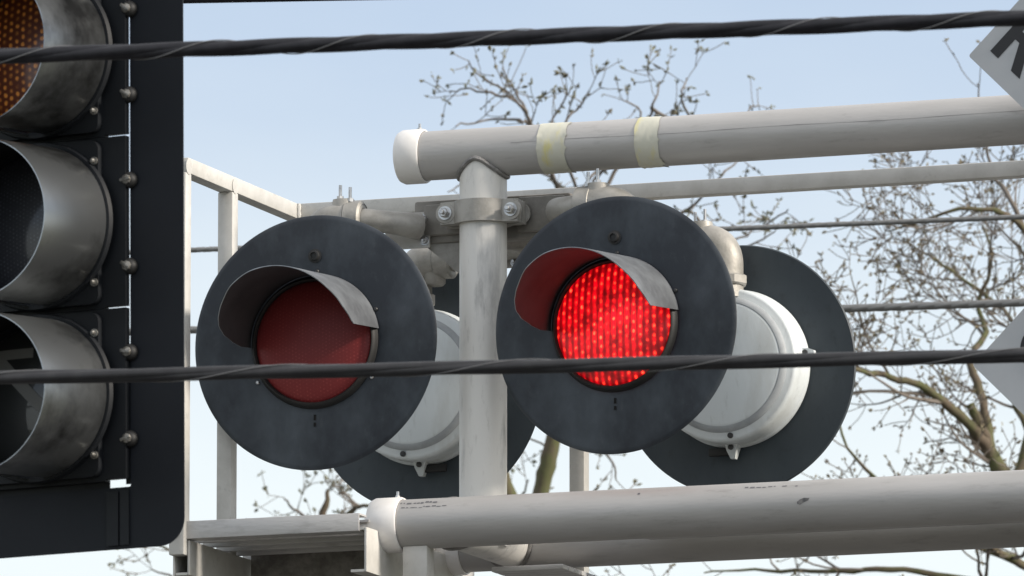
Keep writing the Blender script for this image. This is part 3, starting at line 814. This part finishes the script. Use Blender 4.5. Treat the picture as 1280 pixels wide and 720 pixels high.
# ------------------------------------------------------------------ trees
class Tree:
    def __init__(s, seed, rmin=.0021):
        s.r = random.Random(seed); s.wood = MB(); s.twigs = MB(); s.buds = MB(); s.rmin = rmin; s.n = 0; s.lmax = 1.6; s.all = []; s.k = 1.; s.bp = .26
    def rand3(s): return Vector((s.r.gauss(0, 1), s.r.gauss(0, 1), s.r.gauss(0, 1)))
    def bud(s, p, d, size):
        for _ in range(s.r.randint(2, 4)):
            a = (d * .9 + s.rand3() * .55).normalized(); b_ = a.orthogonal().normalized()
            b_ = (Matrix.Rotation(s.r.uniform(0, 6.28), 3, a) @ b_); L = size * s.r.uniform(.6, 1.4); w = L * s.r.uniform(.18, .3)
            c_ = p + s.rand3() * size * .15; nn = a.cross(b_)
            m_ = s.buds
            v = [m_.v(c_), m_.v(c_ + a * L * .5 + b_ * w), m_.v(c_ + a * L + nn * w * .5), m_.v(c_ + a * L * .5 - b_ * w), m_.v(c_ + a * L * .5 + nn * w)]
            m_.face((v[0], v[1], v[4])); m_.face((v[1], v[2], v[4])); m_.face((v[2], v[3], v[4])); m_.face((v[3], v[0], v[4]))
    def grow(s, p, d, L, r, lvl, bud=.03, up=.10, wig=.12):
        """a limb with side shoots; lvl 0 is a bare twig"""
        seg = max(.035, L / 9); k = max(3, int(L / seg)); pts = [p]; rs = [r]; dirs = [d]
        for i in range(k):
            d = (d + s.rand3() * wig + Vector((0, 0, up * (.35 + i / k)))).normalized()
            p = p + d * seg; pts.append(p); dirs.append(d); rs.append(max(s.rmin, r * (1 - .72 * (i + 1) / k)))
        (s.wood if r > .016 else s.twigs).tube(pts, rs, 7 if r > .016 else 4, False); s.n += 1
        s.shoots(pts, dirs, rs, L, lvl, bud, up, wig)
        if lvl <= 1: s.bud(pts[-1], dirs[-1], bud)
    def shoots(s, pts, dirs, rs, L, lvl, bud, up, wig, dens=1.):
        if lvl <= 0:
            for i in range(1, len(pts)):
                if s.r.random() < s.bp: s.bud(pts[i], (dirs[i] + s.rand3() * .6).normalized(), bud * .75)
            return
        cnt = max(2, int((3.2 + L * 3.0) * dens * s.k + .3))
        az = s.r.uniform(0, 6.28)
        for j in range(cnt):
            t = s.r.uniform(.16, .98) if j else .96
            i = min(len(pts) - 1, max(1, int(t * (len(pts) - 1) + .5))); d = dirs[i]
            az += 2.4 + s.r.uniform(-.6, .6)
            o_ = Matrix.Rotation(az, 3, d) @ d.orthogonal().normalized(); ang = R(s.r.uniform(28, 66))
            nd = (d * math.cos(ang) + o_ * math.sin(ang)).normalized()
            nl = L * s.r.uniform(.28, .62) * (1.1 - .5 * t)
            if nl < .07: nl = s.r.uniform(.06, .14)
            s.grow(pts[i], nd, nl, max(s.rmin, min(rs[i] * .6, .022 * nl + .0016)), lvl - 1, bud, up, wig)
    def guide(s, pixels, depths, radii, lvl, bud=.03, dens=1., up=.1, wig=.12, jitter=.0, start=None):
        """a limb drawn through chosen points, then sprouting like any other"""
        P = [at(x, y, dd) for (x, y), dd in zip(pixels, depths)]
        if start is not None: P[0] = start
        elif s.all: P[0] = min(s.all, key=lambda q_: (q_ - P[0]).length)
        pts = []; rs = []
        for i in range(len(P) - 1):
            p0 = P[max(i - 1, 0)]; p1 = P[i]; p2 = P[i + 1]; p3 = P[min(i + 2, len(P) - 1)]
            for k in range(5):
                t = k / 5
                q_ = .5 * ((2 * p1) + (p2 - p0) * t + (2 * p0 - 5 * p1 + 4 * p2 - p3) * t * t + (3 * p1 - p0 - 3 * p2 + p3) * t ** 3)
                pts.append(q_ + s.rand3() * .0035); rs.append(radii[i] + (radii[i + 1] - radii[i]) * t)
        pts.append(P[-1]); rs.append(radii[-1]); rs = [r_ * (1 + .10 * s.r.uniform(-1, 1)) for r_ in rs]
        s.all += pts
        (s.wood if max(rs) > .016 else s.twigs).tube(pts, rs, 9 if max(rs) > .03 else 6, False)
        dirs = [((pts[min(i + 1, len(pts) - 1)] - pts[max(i - 1, 0)]).normalized()) for i in range(len(pts))]
        L = sum((pts[i + 1] - pts[i]).length for i in range(len(pts) - 1))
        if lvl > 0: s.shoots(pts, dirs, rs, min(L, s.lmax), lvl, bud, up, wig, dens)
        return pts
    def finish(s, label, bud_mat, group):
        t = thing('bare_tree', label, 'tree', None, group)
        base = s.base; t.location = base
        for nm, mb, m_ in (('trunk', s.wood, BARK), ('twigs', s.twigs, TWIG), ('buds', s.buds, bud_mat)):
            for v in mb.bm.verts: v.co -= base
            o = mb.build(nm, m_, t, 80)
            if nm == 'buds': o['kind'] = 'stuff'
        return t
def gp(x, depth):   # ground point below a pixel column
    p = at(x, 360, depth); return Vector((p.x, p.y, 0))
GT = 'bare spring trees behind the cantilever'
# tall tree on the right
T = Tree(11); D = 38.; T.k = 1.25; T.lmax = 1.25; T.bp = .2
T.base = gp(1345, D + .3)
b0 = at(1345, 900, D + .3)
T.wood.tube([T.base, T.base.lerp(b0, .5) + Vector((.05, .05, 0)), b0], [.17, .15, .12], 12, False)
tr = T.guide([(1345, 900), (1310, 720), (1268, 625), (1236, 560), (1212, 505)], [D + .3, D + .2, D, D, D], [.12, .060, .040, .030, .018], 3, .019, .8, start=b0)
T.guide([(1236, 560), (1200, 520), (1150, 482), (1105, 470), (1064, 458), (1020, 440)], [D, D - .1, D - .2, D - .3, D - .5, D - .8], [.027, .022, .017, .013, .009, .004], 3, .019, 1.0)
T.guide([(1240, 570), (1228, 500), (1214, 450), (1232, 415), (1222, 380), (1240, 330), (1228, 280)], [D, D + .1, D + .2, D + .4, D + .5, D + .5, D + .6], [.024, .019, .016, .012, .009, .007, .003], 3, .019, 1.1)
T.guide([(1268, 625), (1300, 500), (1320, 380), (1290, 300), (1240, 262), (1170, 270), (1110, 290)], [D, D + .2, D + .1, D, D - .1, D - .1, D], [.036, .026, .02, .015, .010, .007, .003], 3, .019, .7)
T.guide([(1290, 300), (1262, 250), (1238, 205), (1226, 140), (1222, 104)], [D, D, D + .2, D + .2, D + .2], [.014, .010, .007, .004, .003], 1, .02, .5)
T.guide([(1310, 720), (1250, 690), (1180, 640), (1120, 620), (1060, 560), (1040, 480)], [D + .2, D - .2, D - .4, D - .6, D - .6, D - .5], [.02, .016, .012, .009, .006, .003], 3, .019, 1.)
T.guide([(1320, 760), (1230, 730), (1130, 712), (1050, 715), (960, 712), (880, 716)], [D + .2, D, D - .2, D - .2, D, D], [.018, .014, .012, .010, .007, .003], 3, .019, 1.1)
T.guide([(1330, 640), (1290, 560), (1262, 480), (1265, 400), (1190, 340), (1130, 300)], [D + .4, D + .5, D + .6, D + .8, D + .8, D + .8], [.02, .016, .013, .010, .007, .003], 3, .019, 1.)
T.finish('bare spring tree with budding twigs behind the right part of the pipes', BUD, GT)
# tree behind the lit lights
T = Tree(23); D = 40.; T.lmax = .42
T.base = gp(650, D)
b0 = at(655, 760, D)
T.wood.tube([T.base, T.base.lerp(b0, .55) + Vector((-.06, 0, 0)), b0], [.15, .12, .075], 12, False)
T.guide([(655, 760), (676, 620), (689, 560), (705, 470), (716, 380), (722, 300), (728, 235)], [D] * 7, [.07, .037, .034, .03, .024, .018, .01], 2, .026, .45, start=b0)
T.guide([(655, 760), (640, 640), (618, 560), (590, 440), (580, 330)], [D, D + .2, D + .2, D + .3, D + .4], [.05, .04, .03, .02, .01], 2, .026, .45)
for pts_, r0, lv, de in (
    ([(722, 300), (690, 220), (672, 165), (648, 150), (612, 150), (570, 158)], .012, 2, 1.1),
    ([(690, 240), (668, 165), (655, 135), (630, 120), (588, 112), (562, 116)], .010, 2, 1.1),
    ([(655, 140), (640, 110), (628, 86)], .006, 1, 1.3),
    ([(620, 118), (600, 96), (586, 76)], .005, 1, 1.5),
    ([(722, 260), (700, 175), (720, 138), (735, 118)], .009, 2, 1.1),
    ([(700, 180), (690, 150), (712, 115)], .006, 1, 1.2),
    ([(725, 300), (760, 230), (806, 165), (818, 130), (824, 102)], .011, 2, 1.),
    ([(780, 210), (800, 150), (778, 125)], .007, 1, 1.2),
    ([(790, 200), (860, 155), (852, 118), (858, 98)], .008, 2, .9),
    ([(716, 380), (790, 300), (860, 262), (900, 220), (930, 196)], .012, 2, 1.2),
    ([(860, 262), (905, 300), (950, 285), (985, 262)], .007, 2, .9),
    ([(880, 330), (930, 310), (968, 290)], .007, 2, .9),
    ([(905, 170), (935, 140), (948, 132)], .004, 1, 1.2),
    ([(722, 300), (745, 225), (770, 205), (800, 195)], .010, 2, 1.),
    ([(705, 240), (650, 205), (600, 218), (560, 240)], .007, 2, .8),
    ([(689, 560), (650, 545), (640, 570)], .005, 1, .8), ([(700, 520), (760, 570), (770, 600)], .007, 2, .7)):
    n_ = len(pts_)
    T.guide(pts_, [D + rnd.uniform(-.5, .5) for _ in pts_], [r0 + (.0032 - r0) * i / (n_ - 1) for i in range(n_)], lv, .026, de, .06, .11)
T.finish('slim bare tree with mossy trunk directly behind the lit crossing light', BUD_P, GT)
# low tree behind the platform
T = Tree(31); D = 43.; T.lmax = .5
T.base = gp(395, D)
b0 = at(395, 800, D)
T.wood.tube([T.base, T.base.lerp(b0, .5), b0], [.14, .12, .07], 12, False)
T.guide([(395, 800), (400, 700), (404, 650), (410, 612)], [D] * 4, [.06, .04, .02, .008], 2, .026, .7, start=b0)
for pts_, r0 in (([(400, 690), (440, 640), (455, 632), (520, 640)], .02), ([(404, 660), (370, 638), (355, 622)], .01), ([(400, 700), (460, 650), (500, 610)], .014),
                 ([(398, 740), (280, 720), (220, 690), (178, 675)], .016), ([(398, 760), (260, 735), (190, 712)], .014), ([(404, 650), (425, 610), (432, 598)], .008),
                 ([(398, 740), (560, 700), (640, 640), (660, 600)], .016)):
    n_ = len(pts_)
    T.guide(pts_, [D + rnd.uniform(-.5, .5) for _ in pts_], [r0 + (.0034 - r0) * i / (n_ - 1) for i in range(n_)], 2, .026, .8, .05, .11)
T.finish('low bare tree whose twigs show just above the platform edge', BUD_P, GT)

# ------------------------------------------------------------------ light
tosun = (SM.to_3x3() @ Vector((.89, -.015, .44))).normalized()
sl = bpy.data.lights.new('sun', 'SUN'); sl.energy = 5.0; sl.angle = R(7); sl.color = (1, .91, .80)
so = bpy.data.objects.new('sun', sl); COL.objects.link(so); so.rotation_euler = tosun.to_track_quat('Z', 'Y').to_euler()
w = bpy.data.worlds.new('World'); scene.world = w; w.use_nodes = True
nt = w.node_tree; N = nt.nodes; L = nt.links
sky = N.new('ShaderNodeTexSky'); sky.sky_type = 'NISHITA'; sky.sun_disc = False
sky.sun_elevation = math.asin(tosun.z); sky.sun_rotation = math.atan2(tosun.x, tosun.y)
sky.air_density = 1.0; sky.dust_density = 2.0; sky.ozone_density = 2.0
bgn = N['Background']; bgn.inputs['Strength'].default_value = .10
# thin high cloud and haze: whiter low down, faint streaks above
tc = N.new('ShaderNodeTexCoord'); sp = N.new('ShaderNodeSeparateXYZ'); L.new(tc.outputs['Generated'], sp.inputs[0])
mr = N.new('ShaderNodeMapRange'); mr.interpolation_type = 'SMOOTHSTEP'
mr.inputs['From Min'].default_value = math.sin(R(11.5)); mr.inputs['From Max'].default_value = math.sin(R(6.9))
L.new(sp.outputs['Z'], mr.inputs['Value'])
mp = N.new('ShaderNodeMapping'); mp.inputs['Scale'].default_value = (9, 9, 26); L.new(tc.outputs['Generated'], mp.inputs['Vector'])
nz = N.new('ShaderNodeTexNoise'); nz.inputs['Scale'].default_value = 2.2; nz.inputs['Detail'].default_value = 5; L.new(mp.outputs['Vector'], nz.inputs['Vector'])
ad = N.new('ShaderNodeMath'); ad.operation = 'MULTIPLY_ADD'; ad.inputs[1].default_value = .35; ad.inputs[2].default_value = -.17
L.new(nz.outputs['Fac'], ad.inputs[0])
sm2 = N.new('ShaderNodeMath'); sm2.operation = 'ADD'; sm2.use_clamp = True; L.new(mr.outputs['Result'], sm2.inputs[0]); L.new(ad.outputs[0], sm2.inputs[1])
hz = N.new('ShaderNodeMix'); hz.data_type = 'RGBA'
hz.inputs[6].default_value = (6.5, 7.9, 10.0, 1); hz.inputs[7].default_value = (11.8, 12.5, 12.5, 1)
L.new(sm2.outputs[0], hz.inputs[0])
mx = N.new('ShaderNodeMix'); mx.data_type = 'RGBA'; mx.inputs[0].default_value = .72
L.new(sky.outputs[0], mx.inputs[6])
# unseen upper sky brightened as added fill light, leaving this blue strip near the horizon
m3 = N.new('ShaderNodeMapRange'); m3.interpolation_type = 'SMOOTHSTEP'
m3.inputs['From Min'].default_value = math.sin(R(13)); m3.inputs['From Max'].default_value = math.sin(R(26))
L.new(sp.outputs['Z'], m3.inputs['Value'])
h2 = N.new('ShaderNodeMix'); h2.data_type = 'RGBA'; h2.inputs[7].default_value = (13.2, 13.4, 13.8, 1)
L.new(m3.outputs['Result'], h2.inputs[0]); L.new(hz.outputs[2], h2.inputs[6]); L.new(h2.outputs[2], mx.inputs[7])
L.new(mx.outputs[2], bgn.inputs['Color'])

scene.view_settings.view_transform = 'Standard'; scene.view_settings.look = 'None'
scene.view_settings.exposure = 0; scene.view_settings.gamma = 1; scene.view_settings.use_curve_mapping = False
